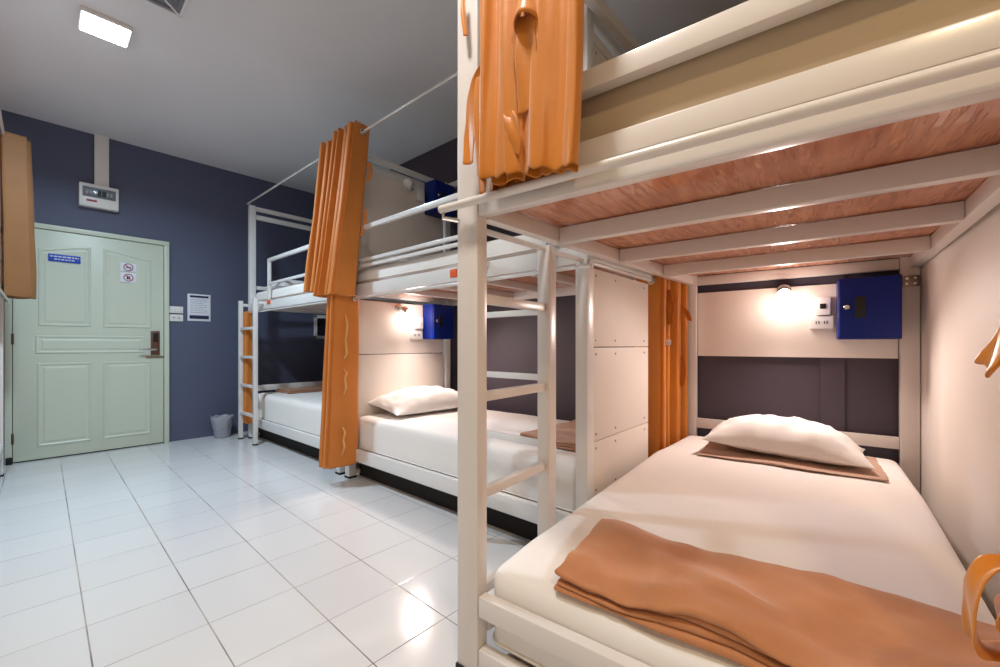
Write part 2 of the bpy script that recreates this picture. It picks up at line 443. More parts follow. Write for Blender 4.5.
ys = yd - .001
t = Thing('door_sign', 'small blue strip sign with white lines on upper left door panel', 'sign', ROOM, (.133, ys, 1.77))
t.part('plate', box(B(), (.034, ys - .012, 1.737), (.234, ys - .008, 1.803), .001), 'sign_blue')
cloth_text(t, .046, .222, 1.782, .009, ys - .012, 'paper', 3); cloth_text(t, .07, .195, 1.758, .009, ys - .012, 'paper', 4)
for nm, lab, z0, z1, k in (('prohibition_sign', 'upper square sticker with red barred circle on door, cigarette pictogram', 1.712, 1.792, 0),
                           ('prohibition_sign', 'lower square sticker with red barred circle on door, below another', 1.606, 1.698, 1)):
    zc = (z0 + z1) / 2; y0 = ys - .008
    t = Thing(nm, lab, 'sign', ROOM, (.56, y0, z0), 'prohibition stickers on the door')
    t.part('plate', box(B(), (.502, y0 - .003, z0), (.618, y0, z1), .001), 'paper')
    b = B(); ring(b, (.56, y0 - .003, zc), (0, 1, 0), .033, .004, 28, 6); beam(b, (.538, y0 - .004, zc + .022), (.582, y0 - .004, zc - .022), .003, .007, .001)
    t.part('barred_circle', b, 'sign_red')
    b = B()
    if k == 0: box(b, (.54, y0 - .0045, zc - .005), (.578, y0 - .003, zc + .004), 0)
    else:
        lathe(b, (.553, y0 - .003, zc + .012), (0, -1, 0), ((0, .007), (.0015, .007), (.0015, 0)), 12); box(b, (.547, y0 - .0045, zc - .018), (.56, y0 - .003, zc + .006), 0); box(b, (.562, y0 - .0045, zc - .016), (.572, y0 - .003, zc + .014), 0)
    t.part('pictogram', b, 'ink', smooth=False)

# things on the door wall
yw = 5.409
t = Thing('distribution_board', 'white breaker box with smoked window above the door', 'fuse box', ROOM, (.355, yw, 2.27))
t.part('enclosure', box(B(), (.222, yw - .07, 2.272), (.49, yw, 2.482), .01, 3), 'white_plastic')
w = t.part('cover_window', box(B(), (.245, yw - .078, 2.36), (.468, yw - .068, 2.45), .004), 'smoked')
for i, x in enumerate((.275, .305, .355, .385, .415, .44)):
    z0 = 2.375
    t.part('breaker', box(B(), (x - .012, yw - .088, z0), (x + .012, yw - .077, z0 + .05), .002), 'black' if i in (2, 3) else 'grey_plastic', w)
b = B(); box(b, (.27, yw - .072, 2.318), (.34, yw - .0695, 2.336), 0); t.part('rating_label', b, 'sign_red')
single('cable_trunking', box(B(), (.325, yw - .035, 2.484), (.424, yw, H), .004), 'white_plastic', ROOM, (.375, yw, 2.48), 'broad white cable duct rising from breaker box to ceiling', 'cable duct')

t = Thing('light_switch', 'white double rocker switch plate beside the door, above the socket', 'switch', ROOM, (.936, yw, 1.33))
t.part('plate', box(B(), (.88, yw - .012, 1.332), (.995, yw, 1.402), .004), 'white_plastic')
for x in (.908, .938, .967): t.part('rocker', box(B(), (x - .012, yw - .017, 1.347), (x + .012, yw - .011, 1.387), .003), 'white_plastic')
t = Thing('wall_socket', 'white power socket plate beside the door, beneath the switch plate', 'socket', ROOM, (.936, yw, 1.245))
t.part('plate', box(B(), (.88, yw - .012, 1.247), (.995, yw, 1.318), .004), 'white_plastic')
for x in (.918, .957):
    b = B()
    for dx in (-.006, .006): box(b, (x + dx - .002, yw - .0132, 1.275), (x + dx + .002, yw - .0118, 1.292), 0)
    t.part('socket_slot', b, 'black', smooth=False)
t = Thing('notice_sign', 'white printed notice with navy bars on slate blue wall', 'notice', ROOM, (1.135, yw, 1.26))
t.part('sheet', box(B(), (1.033, yw - .006, 1.258), (1.238, yw, 1.546), .001), 'paper')
t.part('heading_bar', box(B(), (1.052, yw - .0075, 1.508), (1.219, yw - .0058, 1.53), 0), 'ink', smooth=False)
t.part('footer_bar', box(B(), (1.05, yw - .0075, 1.28), (1.222, yw - .0058, 1.318), 0), 'ink', smooth=False)
for i in range(8): cloth_text(t, 1.058, 1.205 - .03 * (i % 3 == 2), 1.488 - i * .02, .005, yw - .0062, 'greyink', 20 + i)
t = Thing('wall_picture', 'white framed dark picture on wall above far lower bed', 'picture', ROOM, (2.45, yw, 1.07))
b = B()
box(b, (2.365, yw - .03, 1.08), (2.40, yw, 1.39), .004); box(b, (2.56, yw - .03, 1.08), (2.595, yw, 1.39), .004); box(b, (2.365, yw - .03, 1.08), (2.595, yw, 1.12), .004); box(b, (2.365, yw - .03, 1.35), (2.595, yw, 1.39), .004)
t.part('frame', b, 'white_plastic'); t.part('pane', box(B(), (2.395, yw - .012, 1.115), (2.565, yw - .004, 1.355), 0), 'mirror')

# bin with liner
t = Thing('waste_bin', 'small white waste bin with plastic liner beside blue wall', 'bin', ROOM, (1.315, 5.27, 0))
b = B(); lathe(b, (1.315, 5.27, 0), (0, 0, 1), ((.004, 0), (.004, .075), (.21, .098), (.215, .1), (.21, .093), (.012, .07)), 28); t.part('tub', b, 'binplastic')
b = B(); n = 36; prev = None
for h, r0 in ((.10, .091), (.16, .097), (.205, .103), (.228, .104), (.222, .094), (.15, .085)):
    rr = [b.verts.new((1.315 + (r0 + .004 * math.sin(9 * q * .7 + h * 40) + .003 * noise.noise((q, h * 30, 0))) * math.cos(2 * math.pi * q / n),
                       5.27 + (r0 + .004 * math.sin(9 * q * .7 + h * 40)) * math.sin(2 * math.pi * q / n), h + .006 * math.sin(q * 1.3))) for q in range(n)]
    if prev:
        for q in range(n): b.faces.new((prev[q], prev[(q + 1) % n], rr[(q + 1) % n], rr[q]))
    prev = rr
t.part('liner', b, 'bag', smooth=True)

# ceiling fittings
def ceiling_light(x, y, label, m, group=None):
    t = Thing('ceiling_light', label, 'ceiling light', ROOM, (x, y, H - .03), group)
    b = B(); box(b, (x - .115, y - .112, H - .03), (x + .115, y + .112, H - .001), .006); t.part('frame', b, 'white_plastic')
    t.part('diffuser', box(B(), (x - .106, y - .103, H - .033), (x + .106, y + .103, H - .029), .001), m)
    return t
ceiling_light(.26, 3.51, 'square cool white LED panel lit on the ceiling above the aisle', 'panel_lit')
ceiling_light(.26, .72, 'square white LED panel on the ceiling above the foreground bunk aisle', 'panel_lit')
ceiling_light(-.45, -.95, 'square warm white LED panel on ceiling behind the viewer', 'panel_warm')
t = Thing('ceiling_vent', 'dark square louvred vent in the ceiling beside light panel', 'vent', ROOM, (.36, 2.87, H - .02))
x0, x1, y0, y1 = .155, .557, 2.66, 3.072; cx, cy = (x0 + x1) / 2, (y0 + y1) / 2
b = B()
for lo, hi in (((x0, y0), (x1, y0 + .014)), ((x0, y1 - .014), (x1, y1)), ((x0, y0), (x0 + .014, y1)), ((x1 - .014, y0), (x1, y1))): box(b, (*lo, H - .016), (*hi, H - .001), .003)
for sx, sy in ((1, 1), (1, -1), (-1, 1), (-1, -1)): beam(b, (cx, cy, H - .010), (cx + sx * (x1 - x0 - .02) / 2, cy + sy * (y1 - y0 - .02) / 2, H - .010), .012, .012, .002)
t.part('frame', b, 'ceilingpaint')
t.part('backing', box(B(), (x0 + .01, y0 + .01, H - .006), (x1 - .01, y1 - .01, H - .0005), 0), 'grey_plastic')
for k in range(1, 5):
    q = k * .044; b = B()
    for p1, p2 in (((-q, -q), (q, -q)), ((q, -q), (q, q)), ((q, q), (-q, q)), ((-q, q), (-q, -q))):
        beam(b, (cx + p1[0], cy + p1[1], H - .011), (cx + p2[0], cy + p2[1], H - .011), .018, .003, .001)
    t.part('louvre', b, 'grey_plastic')

# ------------------------------------------------------------------ bunk beds along the wall
P = .06   # post
def row_bunk(fr, v0, v1, label, ladder, guard, gend, W=1.02, boardside=None, name='bunk_bed', rz=(.285, .58, .875, 1.17)):
    """frame between v0 < v1; front face u = 0, back u = W"""
    t = Thing(name, label, 'bunk bed', fr, (W / 2, (v0 + v1) / 2, 0), 'steel bunk beds')
    for u in (0, W - P):
        for v in (v0, v1 - P):
            p = t.part('post', box(B(), (u, v, .012), (u + P, v + P, 2.50), .005), 'metal_white')
            t.part('foot', box(B(), (u - .004, v - .004, 0), (u + P + .004, v + P + .004, .014), .003), 'rubber', p)
    for (z0, z1, nm) in ((.145, .235, 'lower_rail'), (1.36, 1.442, 'upper_rail')):
        for u0, u1 in ((.002, .034), (W - .034, W - .002)):
            t.part(nm, box(B(), (u0, v0 + P, z0), (u1, v1 - P, z1), .004), 'metal_white')
        for a in (v0 + .008, v1 - .048):
            t.part(nm, box(B(), (P, a, z0 + .02), (W - P, a + .04, z1), .004), 'metal_white')
    for z0, z1 in ((.50, .562), (1.60, 1.64), (2.362, 2.412), (2.455, 2.498)):
        for a in (v0 + .012, v1 - .042):
            if z0 in (.50, 1.60) and boardside and ((a < (v0 + v1) / 2) == (boardside == 'low') or boardside == 'both'): continue
            t.part('end_rail', box(B(), (P, a, z0), (W - P, a + .03, z1), .003), 'metal_white')
    t.part('shade_board', box(B(), (.10, v0 + .03, .0), (.115, v1 - .03, .142), .002), 'dark', label='added dark board deepening the shade under the bed')  # invented board, stands in for the deep shade under the bed
    for a in (v0 + .012, v1 - .048): t.part('floor_rail', box(B(), (P, a, .02), (.10, a + .036, .05), .003), 'metal_white')
    t.part('back_rail', box(B(), (W - .045, v0 + P, 2.44), (W - .01, v1 - P, 2.49), .003), 'metal_white')
    nb = 4
    for k in range(nb):
        v = v0 + P + (v1 - v0 - 2 * P) * (k + 1) / (nb + 1)
        t.part('cross_beam', box(B(), (.036, v - .02, 1.375), (W - .036, v + .02, 1.42), .003), 'metal')
    t.part('bed_board', box(B(), (.036, v0 + .05, 1.421), (W - .036, v1 - .05, 1.431), 0), 'ply')
    t.part('bed_board', box(B(), (.036, v0 + .05, .19), (W - .036, v1 - .05, .199), 0), 'ply')
    # guard rail
    g0, g1 = guard
    g = t.part('guard_rail', box(B(), (.002, g0, 1.828), (.03, g1, 1.86), .004), 'metal_white')
    t.part('guard_bar', box(B(), (.004, g0 + .02, 1.600), (.026, g1 - .02, 1.622), .003), 'metal_white', g)
    if gend: t.part('guard_bar', box(B(), (.004, g0 + .02, 1.560), (.026, g1 - .02, 1.580), .003), 'metal_white', g)
    for v in (g0, g1 - .032): t.part('guard_upright', box(B(), (.002, v, 1.443), (.03, v + .032, 1.83), .004), 'metal_white', g)
    # ladder hooked on the front
    if ladder:
        a, c = ladder; st = None
        lad = t.part('ladder', box(B(), (-.088, a - .022, .012), (-.052, a + .022, 1.47), .004), 'metal_white')
        t.part('stile', box(B(), (-.088, c - .022, .012), (-.052, c + .022, 1.47), .004), 'metal_white', lad)
        for z in rz: t.part('rung', box(B(), (-.084, a + .022, z - .014), (-.056, c - .022, z + .014), .003), 'metal_white', lad)
        for v in (a, c):
            t.part('foot', box(B(), (-.091, v - .025, 0), (-.049, v + .025, .014), .003), 'rubber', lad)
            t.part('hook', box(B(), (-.053, v - .015, 1.41), (.002, v + .015, 1.44), .002), 'metal_white', lad)
    # curtain rods
    for z, uu, a, c in ((2.515, -.012, v0 + .02, v1 - .02), (1.338, -.025, v0 - .03, v1 + .08)):
        rd = t.part('curtain_rod', tube(B(), [(uu, a, z), (uu, c, z)], .009, 12), 'rod')
        for v in (a + .025, c - .025):
            b = B()
            if z > 2: tube(b, [(uu, v, z), (uu + .03, v, 2.49)], .007, 8)
            else: tube(b, [(uu, v, z), (uu + .02, v, z + .004), (.012, v, 1.37)], .007, 8)
            t.part('rod_bracket', b, 'chrome', rd)
    return t

far = row_bunk(ROW, .11, 2.07, 'white bunk bed in the far corner by blue wall', (1.65, 2.07), (.20, 1.545), False, boardside='low')
near = row_bunk(ROW, -2.02, .03, 'white bunk bed in middle of the row beyond near post', (-1.86, -1.43), (-1.33, -.04), True, boardside='both', rz=(.26, .556, .854, 1.15))
leftb = row_bunk(LEFT, 0.0, 2.0, 'bunk bed across the aisle at extreme left edge', None, (.1, 1.5), False)

# partition boards at the ends of the middle bunk
t = Thing('partition_board', 'white partition board with lamps at head of middle bunk', 'partition board', ROW, (.5, -.02, .26), 'bolted partition boards')
for z0, z1 in ((.26, .925), (.93, 1.345), (1.455, 2.355)):
    t.part('board', box(B(), (.064, -.028, z0), (.93, -.012, z1), .002), 'board')
t = Thing('partition_board', 'white three-plank partition board at foot of middle bunk', 'partition board', ROW, (.5, -2.0, .3), 'bolted partition boards')
for z0, z1 in ((.312, .561), (.565, .988), (.992, 1.345), (1.455, 2.355)):
    bd = t.part('board', box(B(), (.064, -2.008, z0), (.72, -1.99, z1), .002), 'board')
    b = B()
    for u in (.1, .30, .66):
        for z in (z0 + .03, z1 - .03): lathe(b, (u, -2.008, z), (0, -1, 0), ((0, .006), (.002, .005), (.0025, 0)), 10)
    t.part('screw_heads', b, 'steel', bd)

# ------------------------------------------------------------------ mattresses and bedding
def soft(amp, seed, sc=4.0, zt=None):
    def f(p):
        n = fbm((p.x + seed, p.y, p.z), sc) * amp
        q = p.copy(); q.z += n * (1 if p.z > .3 else .2)
        q.x += noise.noise(Vector((p.y * 3 + seed, p.z * 5, 1))) * amp * .6; q.y += noise.noise(Vector((p.x * 3, p.z * 5 + seed, 4))) * amp * .6
        if zt: q = zt(p, q)
        return q
    return f
def mattress(fr, lo, hi, r, label, seed, amp=.006, zt=None, m='sheet'):
    t = Thing('mattress', label, 'mattress', fr, ((lo[0] + hi[0]) / 2, (lo[1] + hi[1]) / 2, lo[2]), 'sheeted mattresses')
    t.part('fitted_sheet', rbox(B(), lo, hi, r, .05, soft(amp, seed, zt=zt)), m, smooth=True)
    # piping run round the lower edge
    z = lo[2] + .035; e = .001; pts = []
    rr = .05
    for cx, cy, a0 in ((hi[0] - rr, hi[1] - rr, 0), (lo[0] + rr, hi[1] - rr, 90), (lo[0] + rr, lo[1] + rr, 180), (hi[0] - rr, lo[1] + rr, 270)):
        for k in range(5): a = R(a0 + k * 22.5); pts.append((cx + (rr + e) * math.cos(a), cy + (rr + e) * math.sin(a), z))
    t.part('piping', tube(B(), pts, .004, 6, closed=True), m, smooth=True)
    return t
mattress(ROW, (.04, .175, .205), (.97, 2.0, .485), .05, 'white sheeted mattress on the lower bed of far corner bunk', 3)
mattress(ROW, (.04, -1.955, .205), (.97, -.04, .465), .05, 'white sheeted mattress on the lower bed of middle bunk', 11)
mattress(ROW, (.04, .175, 1.437), (.97, 2.0, 1.57), .045, 'white sheeted mattress on upper bed of far corner bunk', 5)
mattress(ROW, (.04, -1.955, 1.437), (.97, -.04, 1.565), .045, 'white sheeted mattress on upper bed of middle bunk', 8)

def pillow(fr, c, a, bb, h, yaw, label, seed, tilt=0, td=0):
    bm = pillow_bm(c, a, bb, h, yaw, seed, tilt, td)
    zmin = min(v.co.z for v in bm.verts)
    single('pillow', bm, 'pillow', fr, (c[0], c[1], zmin), label, 'pillow', 'white pillows', smooth=True)
pillow(ROW, (.54, -.245, .525), .40, .225, .18, R(-3), 'white pillow on lower bed of middle bunk under lit lamp', 2.3, tilt=R(6), td=0)
pillow(ROW, (.42, -.25, 1.605), .33, .19, .12, R(0), 'white pillow on upper bed of middle bunk, behind guard rail', 5.1)
pillow(ROW, (.42, 1.74, 1.61), .33, .17, .12, R(0), 'white pillow on upper bed of far corner bunk', 7.7)

def folded(fr, lo, hi, label, m, layers=3, seed=1, wave=.006, name='blanket', group='folded blankets', zf=None, step=.035):
    """flat folded cloth: leaves stacked on each other, rounded where they turn"""
    t = B(); th = (hi[2] - lo[2]) / layers
    for k in range(layers):
        ins = .006 * ((k * 7) % 3) ; z0 = lo[2] + k * th
        def d(p, k=k):
            q = p.copy(); a = (p.z - lo[2]) / (hi[2] - lo[2])
            w = fbm((p.x * 1.3 + seed, p.y * .8, 2), 5) * wave * a * 2.2 + .004 * math.sin(13 * p.y + 5 * p.x + seed) * a
            q.z += w
            e = fbm((p.y * 1.1 + k * 3, seed, k * 1.7), 6) * .008; q.x += e
            q.y += fbm((p.x * 1.5, seed + k, k), 6) * .008
            if zf: q.z += zf(p)
            return q
        rbox(t, (lo[0] + ins, lo[1] + ins, z0 + .0006), (hi[0] - .01 * k, hi[1] - ins, z0 + th - .0006), th * .45, step, d)
    single(name, t, m, fr, ((lo[0] + hi[0]) / 2, (lo[1] + hi[1]) / 2, lo[2]), label, 'blanket' if name == 'blanket' else 'towel', group, smooth=True)
folded(ROW, (.23, 1.60, .489), (.94, 1.95, .520), 'flat brown blanket folded on lower bed of far corner bunk', 'blanket_dull', 3, 4, wave=.003)
folded(ROW, (.20, -1.86, .468), (.92, -1.47, .505), 'brown blanket folded at the foot of middle bunk lower bed', 'blanket_dull', 3, 6, wave=.006)

# ------------------------------------------------------------------ safes, lamps, sockets
def safe(fr, lo, hi, face, label, lit=None):
    """face: 'v' front looks to -v, 'u' front looks to -u"""
    c = [(lo[i] + hi[i]) / 2 for i in range(3)]
    t = Thing('locker_box', label, 'locker box', fr, (c[0], c[1], lo[2]), 'blue lockers')
    t.part('body', box(B(), lo, hi, .004), 'blue')
    a, bq = (0, 1) if face == 'v' else (1, 0)
    def P(s, d, z): return (s, d, z) if face == 'v' else (d, s, z)
    s0, s1, fz = lo[a], hi[a], lo[bq]
    if face == 'u': s0, s1 = hi[a], lo[a]
    w = s1 - s0; h = hi[2] - lo[2]
    d = t.part('door', box(B(), P(s0 + w * .02, fz - .012, lo[2] + h * .02), P(s1 - w * .02, fz - .001, hi[2] - h * .02), .003), 'blue')
    t.part('keypad', box(B(), P(s0 + w * .27, fz - .017, lo[2] + h * .34), P(s0 + w * .44, fz - .011, lo[2] + h * .68), .002), 'black', d)
    b = B(); lathe(b, P(s0 + w * .14, fz - .011, lo[2] + h * .52), P(0, -1, 0), ((0, .013), (.014, .013), (.018, .010), (.018, 0)), 16)
    t.part('knob', b, 'chrome', d)
    return t
safe(ROW, (.69, -.165, 1.052), (.93, -.032, 1.352), 'v', 'blue locker box above pillow of middle lower bed')
safe(ROW, (.71, -.165, 2.145), (.94, -.032, 2.42), 'v', 'blue locker box at head of middle upper bed')

LIGHTS = []
def reading_lamp(fr, wallpt, nrm, head, bulb, lit, label):
    wallpt, n = Vector(wallpt), Vector(nrm)
    t = Thing('reading_lamp', label, 'lamp', fr, tuple(wallpt), 'reading lamps')
    t.part('wall_plate', lathe(B(), wallpt, n, ((0, .034), (.012, .034), (.02, .026), (.022, 0)), 24), 'chrome')
    hd, bl = Vector(head), Vector(bulb); ax = (bl - hd).normalized()
    t.part('arm', tube(B(), [wallpt + n * .015, wallpt + n * .05 + Vector((0, 0, .006)), hd], .008, 10), 'chrome')
    L = (bl - hd).length
    t.part('shade', lathe(B(), hd, ax, ((-.014, 0), (-.014, .016), (0, .024), (L * .35, .030), (L * .5, .032), (L * .5, .029), (.006, .018), (.006, 0)), 24), 'chrome' if lit else 'white_plastic')
    t.part('bulb', lathe(B(), bl, ax, [(.04 * math.sin(x), max(0, .04 * math.cos(x))) for x in [R(-90 + 18 * k) for k in range(11)]], 20), 'bulb' if lit else 'white_plastic', smooth=True)
    if lit: LIGHTS.append((fr.M @ (bl + ax * .05 + n * .035), fr.M.to_3x3() @ (n * .75 + Vector((0, 0, -1)))))
    return t
reading_lamp(ROW, (.44, -.028, 1.305), (0, -1, 0), (.455, -.085, 1.30), (.50, -.12, 1.255), True, 'lit chrome reading lamp above the pillow of middle lower bed')
reading_lamp(ROW, (.56, -.028, 2.34), (0, -1, 0), (.55, -.09, 2.34), (.47, -.12, 2.325), False, 'unlit white reading lamp at head of middle upper bed')

def plate(fr, lo, hi, face, label, cat, kind):
    c = [(lo[i] + hi[i]) / 2 for i in range(3)]
    t = Thing('wall_socket' if kind == 'socket' else 'light_switch', label, cat, fr, (c[0], c[1], lo[2]))
    t.part('plate', box(B(), lo, hi, .004), 'white_plastic')
    a, d = (0, lo[1]) if face == 'v' else (1, lo[0])
    def P(s, dd, z): return (s, dd, z) if face == 'v' else (dd, s, z)
    s0, s1 = lo[a], hi[a]; w = s1 - s0; zc = (lo[2] + hi[2]) / 2
    if kind == 'socket':
        for q in (.33, .67):
            b = B()
            for dx in (-.006, .006): box(b, P(s0 + w * q + dx - .002, d - .002, zc - .009), P(s0 + w * q + dx + .002, d + .001, zc + .009), 0)
            b2 = B(); t.part('socket_slot', b, 'black', smooth=False)
    else: t.part('rocker', box(B(), P(s0 + w * .3, d - .006, zc - .014), P(s0 + w * .7, d + .001, zc + .014), .002), 'white_plastic' if kind == 'switch' else 'black')
    return t
plate(ROW, (.555, -.05, 1.05), (.675, -.029, 1.12), 'v', 'white twin socket below lamp of middle lower bed', 'socket', 'socket')
plate(ROW, (.60, -.06, 1.14), (.675, -.029, 1.24), 'v', 'white switch box left of locker in middle lower bed', 'switch', 'switch')
plate(ROW, (.61, -.06, 2.24), (.69, -.029, 2.34), 'v', 'grey switch box left of locker in middle upper bed', 'switch', 'switch')

# ------------------------------------------------------------------ the near bunk
VL = lambda u: .0 - .105 * u              # inner line of the left side
VR = lambda u: -1.155 - .022 * u          # inner line of the right side
fb = Thing('bunk_bed', 'large cream bunk bed in right foreground with ladder on its side', 'bunk bed', FRONT, (1.0, -.6, 0), 'steel bunk beds')
for (u0, u1, v0, v1) in ((0, .048, .0, .082), (1.93, 1.982, -.213, -.15), (0, .048, -1.24, -1.16), (1.93, 1.982, -1.236, -1.163)):
    p = fb.part('post', box(B(), (u0, v0, .012), (u1, v1, 2.52), .006), 'metal')
    fb.part('foot', box(B(), (u0 - .004, v0 - .004, 0), (u1 + .004, v1 + .004, .014), .003), 'rubber', p)
for z0, z1, nm, u0, u1 in ((.185, .247, 'foot_rail', .002, .04), (.03, .088, 'foot_rail', .002, .04), (1.388, 1.446, 'upper_rail', .002, .042), (1.4475, 1.507, 'guard_rail', -.004, .036), (1.634, 1.686, 'guard_rail', .002, .04)):
    fb.part(nm, box(B(), (u0, -.001, z0), (u1, -1.159, z1), .005), 'metal')
for z0, z1 in ((.47, .53), (.13, .19), (1.383, 1.44), (2.45, 2.50)):
    fb.part('head_rail', box(B(), (1.94, -.214, z0), (1.972, -1.162, z1), .004), 'metal')
for s, f_ in ((1, VL), (-1, VR)):
    for z0, z1, nm in ((1.386, 1.44, 'side_rail'), (.12, .18, 'side_rail'), (2.45, 2.50, 'top_rail')):
        fb.part(nm, beam(B(), (.05, f_(.05) + s * .02, (z0 + z1) / 2), (1.928, f_(1.93) + s * .02, (z0 + z1) / 2), .04, z1 - z0), 'metal')
for u in (.44, .92, 1.43):
    fb.part('cross_beam', box(B(), (u - .02, VL(u) - .001, 1.38), (u + .02, VR(u) + .001, 1.438), .004), 'metal')
b = B()
for z in (1.4415, 1.452):
    pass
pv = [b.verts.new((u, v, z)) for z in (1.4415, 1.452) for u, v in ((.045, -.004), (1.935, -.165), (1.935, -1.21), (.045, -1.165))]
for q in ((0, 1, 2, 3), (7, 6, 5, 4), (0, 4, 5, 1), (1, 5, 6, 2), (2, 6, 7, 3), (3, 7, 4, 0)): b.faces.new([pv[i] for i in q])
fb.part('bed_board', b, 'ply', smooth=False)
b = B(); box(b, (.06, -.06, .046), (1.92, -1.14, .060), 0); fb.part('bed_board', b, 'metal', smooth=False)
lad = fb.part('ladder', box(B(), (.435, .004, .012), (.49, .058, 1.385), .004), 'metal', label='ladder upright')
fb.part('foot', box(B(), (.43, 0, 0), (.495, .062, .014), .003), 'rubber', lad)
for z in (.235, .535, .838, 1.145):
    fb.part('rung', box(B(), (.048, .016, z - .015), (.435, .046, z + .015), .003), 'metal', lad)
def rod(t, pts, r=.0105, m='metal'):
    return t.part('curtain_rod', tube(B(), pts, r, 14), m)
r1 = rod(fb, [(-.035, .118, 1.418), (-.035, -1.26, 1.418)], .0125)
for v in (.105, -1.2):
    fb.part('rod_bracket', tube(B(), [(-.035, v, 1.418), (-.035, v + .003, 1.39), (0, v - .03, 1.385)], .007, 8), 'chrome', r1)
r2 = rod(fb, [(.052, .062, 1.372), (1.92, -.10, 1.372)])
b = B(); tube(b, [(1.9, -.098, 1.372), (1.925, -.115, 1.40), (1.935, -.16, 1.40)], .007, 8); fb.part('rod_bracket', b, 'chrome', r2)
b = B(); tube(b, [(.47, .03, 1.372), (.47, .03, 1.40)], .007, 8); fb.part('rod_bracket', b, 'chrome', r2)
r3 = rod(fb, [(-.025, .10, 2.50), (-.025, -1.2, 2.50)])
r4 = rod(fb, [(.02, .105, 2.50), (1.95, -.10, 2.50)])
b = B(); box(b, (1.918, -1.232, 1.292), (1.93, -1.168, 1.345), .003)
br = fb.part('corner_bracket', b, 'steel')
b = B()
for v in (-1.185, -1.215):
    for z in (1.305, 1.332): lathe(b, (1.918, v, z), (-1, 0, 0), ((0, .006), (.004, .006), (.005, 0)), 8)
fb.part('bolt_heads', b, 'chrome', br)

# right partition: tall white board
t = Thing('partition_board', 'tall white partition board along right side of foreground bed', 'partition board', FRONT, (1.0, -1.255, 0))
b = B(); box(b, (.30, -1.256, .02), (1.985, -1.2385, 2.4), .002); t.part('board', b, 'board')
# head board
t = Thing('partition_board', 'wide white board across head of foreground bed with lamp and locker', 'partition board', FRONT, (1.95, -.68, .93))
t.part('board', box(B(), (1.974, -1.161, .93), (1.986, -.215, 1.336), .002), 'board')

def zfslope(p): return .115 * min(1, max(0, (p.x - .03) / 1.3)) ** .8
def fslope(p, q):
    if p.z > .2: q.z += zfslope(p) * min(1, (p.z - .2) / .1)
    q.y += -.155 * max(0, (p.x - .03) / 1.85) * min(1, max(0, (p.y + 1.16) / 1.12))
    return q
mattress(FRONT, (.045, -1.158, .064), (1.925, -.002, .314), .05, 'white sheeted mattress in foreground holding tan blanket', 21, .006, fslope)
mattress(FRONT, (.05, -1.15, 1.454), (1.92, -.03, 1.70), .05, 'bare beige mattress on upper bed of foreground bunk', 23, .005, m='beige')
pillow(FRONT, (1.64, -.68, .487), .345, .215, .185, R(-90), 'plump white pillow at head of foreground bed', 9.2, tilt=R(3), td=1)

folded(FRONT, (.05, -1.12, .318), (.40, -.232, .380), 'tan fleece blanket folded across foot of foreground bed', 'blanket', 4, 2, wave=.013, zf=zfslope, step=.022)
folded(FRONT, (1.37, -1.06, .321), (1.83, -.335, .327), 'thin beige towel spread beneath pillow of foreground bed', 'towel', 1, 3, wave=.001, name='towel', group=None, zf=zfslope)

safe(FRONT, (1.79, -1.152, 1.03), (1.972, -.914, 1.34), 'u', 'blue locker box with keypad at head of foreground bed')
reading_lamp(FRONT, (1.974, -.677, 1.318), (-1, 0, 0), (1.91, -.678, 1.312), (1.87, -.684, 1.272), True, 'lit reading lamp on head board of foreground bed')
plate(FRONT, (1.945, -.902, 1.09), (1.973, -.797, 1.16), 'u', 'white twin socket beneath switch box left of foreground locker', 'socket', 'socket')
plate(FRONT, (1.935, -.888, 1.165), (1.973, -.822, 1.262), 'u', 'white switch box above twin socket on foreground head board', 'switch', 'usb')

# orange bed tags
single('bed_tag', box(B(), (-.004, -1.20, 1.385), (.0015, -1.145, 1.43), .001), 'orange', ROW, (0, -1.17, 1.385), 'orange tag on middle bunk upper rail', 'tag', 'orange bed tags')
single('bed_tag', box(B(), (-.004, 1.46, 1.405), (.0015, 1.54, 1.445), .001), 'orange', ROW, (0, 1.5, 1.4), 'orange tag on far corner bunk upper rail', 'tag', 'orange bed tags')

# ------------------------------------------------------------------ curtains
def curtain(fr, label, path, ztop, zbot, place, m, rodpt, axis, ties=(), seed=0, gpos=(), nz=26):
    base = place(path[len(path) // 2][0], 0, 1, zbot)
    t = Thing('curtain', label, 'curtain', fr, tuple(base), 'amber bed curtains')
    cl = t.part('cloth', curtain_bm(path, ztop, zbot, place, nz=nz, seed=seed), m, smooth=True, mods=(('solid', .003), ('sub', 1)))
    for g in gpos: t.part('grommet', ring(B(), g, axis, .019, .0045, 20, 8), 'chrome', smooth=True)
    for pts, wd, w in ties: t.part('tie_strap', strip_bm(pts, wd, w), m, smooth=True, mods=(('solid', .004), ('sub', 1)))
    return t

def row_place(v0, lean_u, lean_v, spread=0.0, uu=-.012, sign=1):
    def f(s, a, t, z):
        k = t ** 1.1
        return Vector((uu + a * (1 + .25 * t) + lean_u * k, v0 + sign * s * (1 + spread * t) + lean_v * k, z))
    return f
def ring_ties(*a): return a
UP = dict(v0=-.235, lu=-.125, lv=.03)
p1 = pleat_path(8, .034, .135, seed=3)
f1 = row_place(UP['v0'], UP['lu'], UP['lv'], -.05)
def edge1(z, da=.068, ds=-.004): return f1(ds, da, (2.585 - z) / 1.24, z)
curtain(ROW, 'amber curtain bunched on upper rod of middle bunk, frontmost of the pair', p1, 2.585, 1.345, f1, 'curtain_dull', None, (0, 1, 0), seed=1,
        gpos=((-.012, -.24, 2.515),),
        ties=(([edge1(2.32), edge1(2.27, .085, -.01), edge1(2.20, .08, -.01), edge1(2.17, .066)], (.5, -.6, 0), .03), ([edge1(1.98), edge1(1.93, .08, -.012), edge1(1.85, .078, -.012), edge1(1.78, .066)], (.5, -.6, 0), .026)))
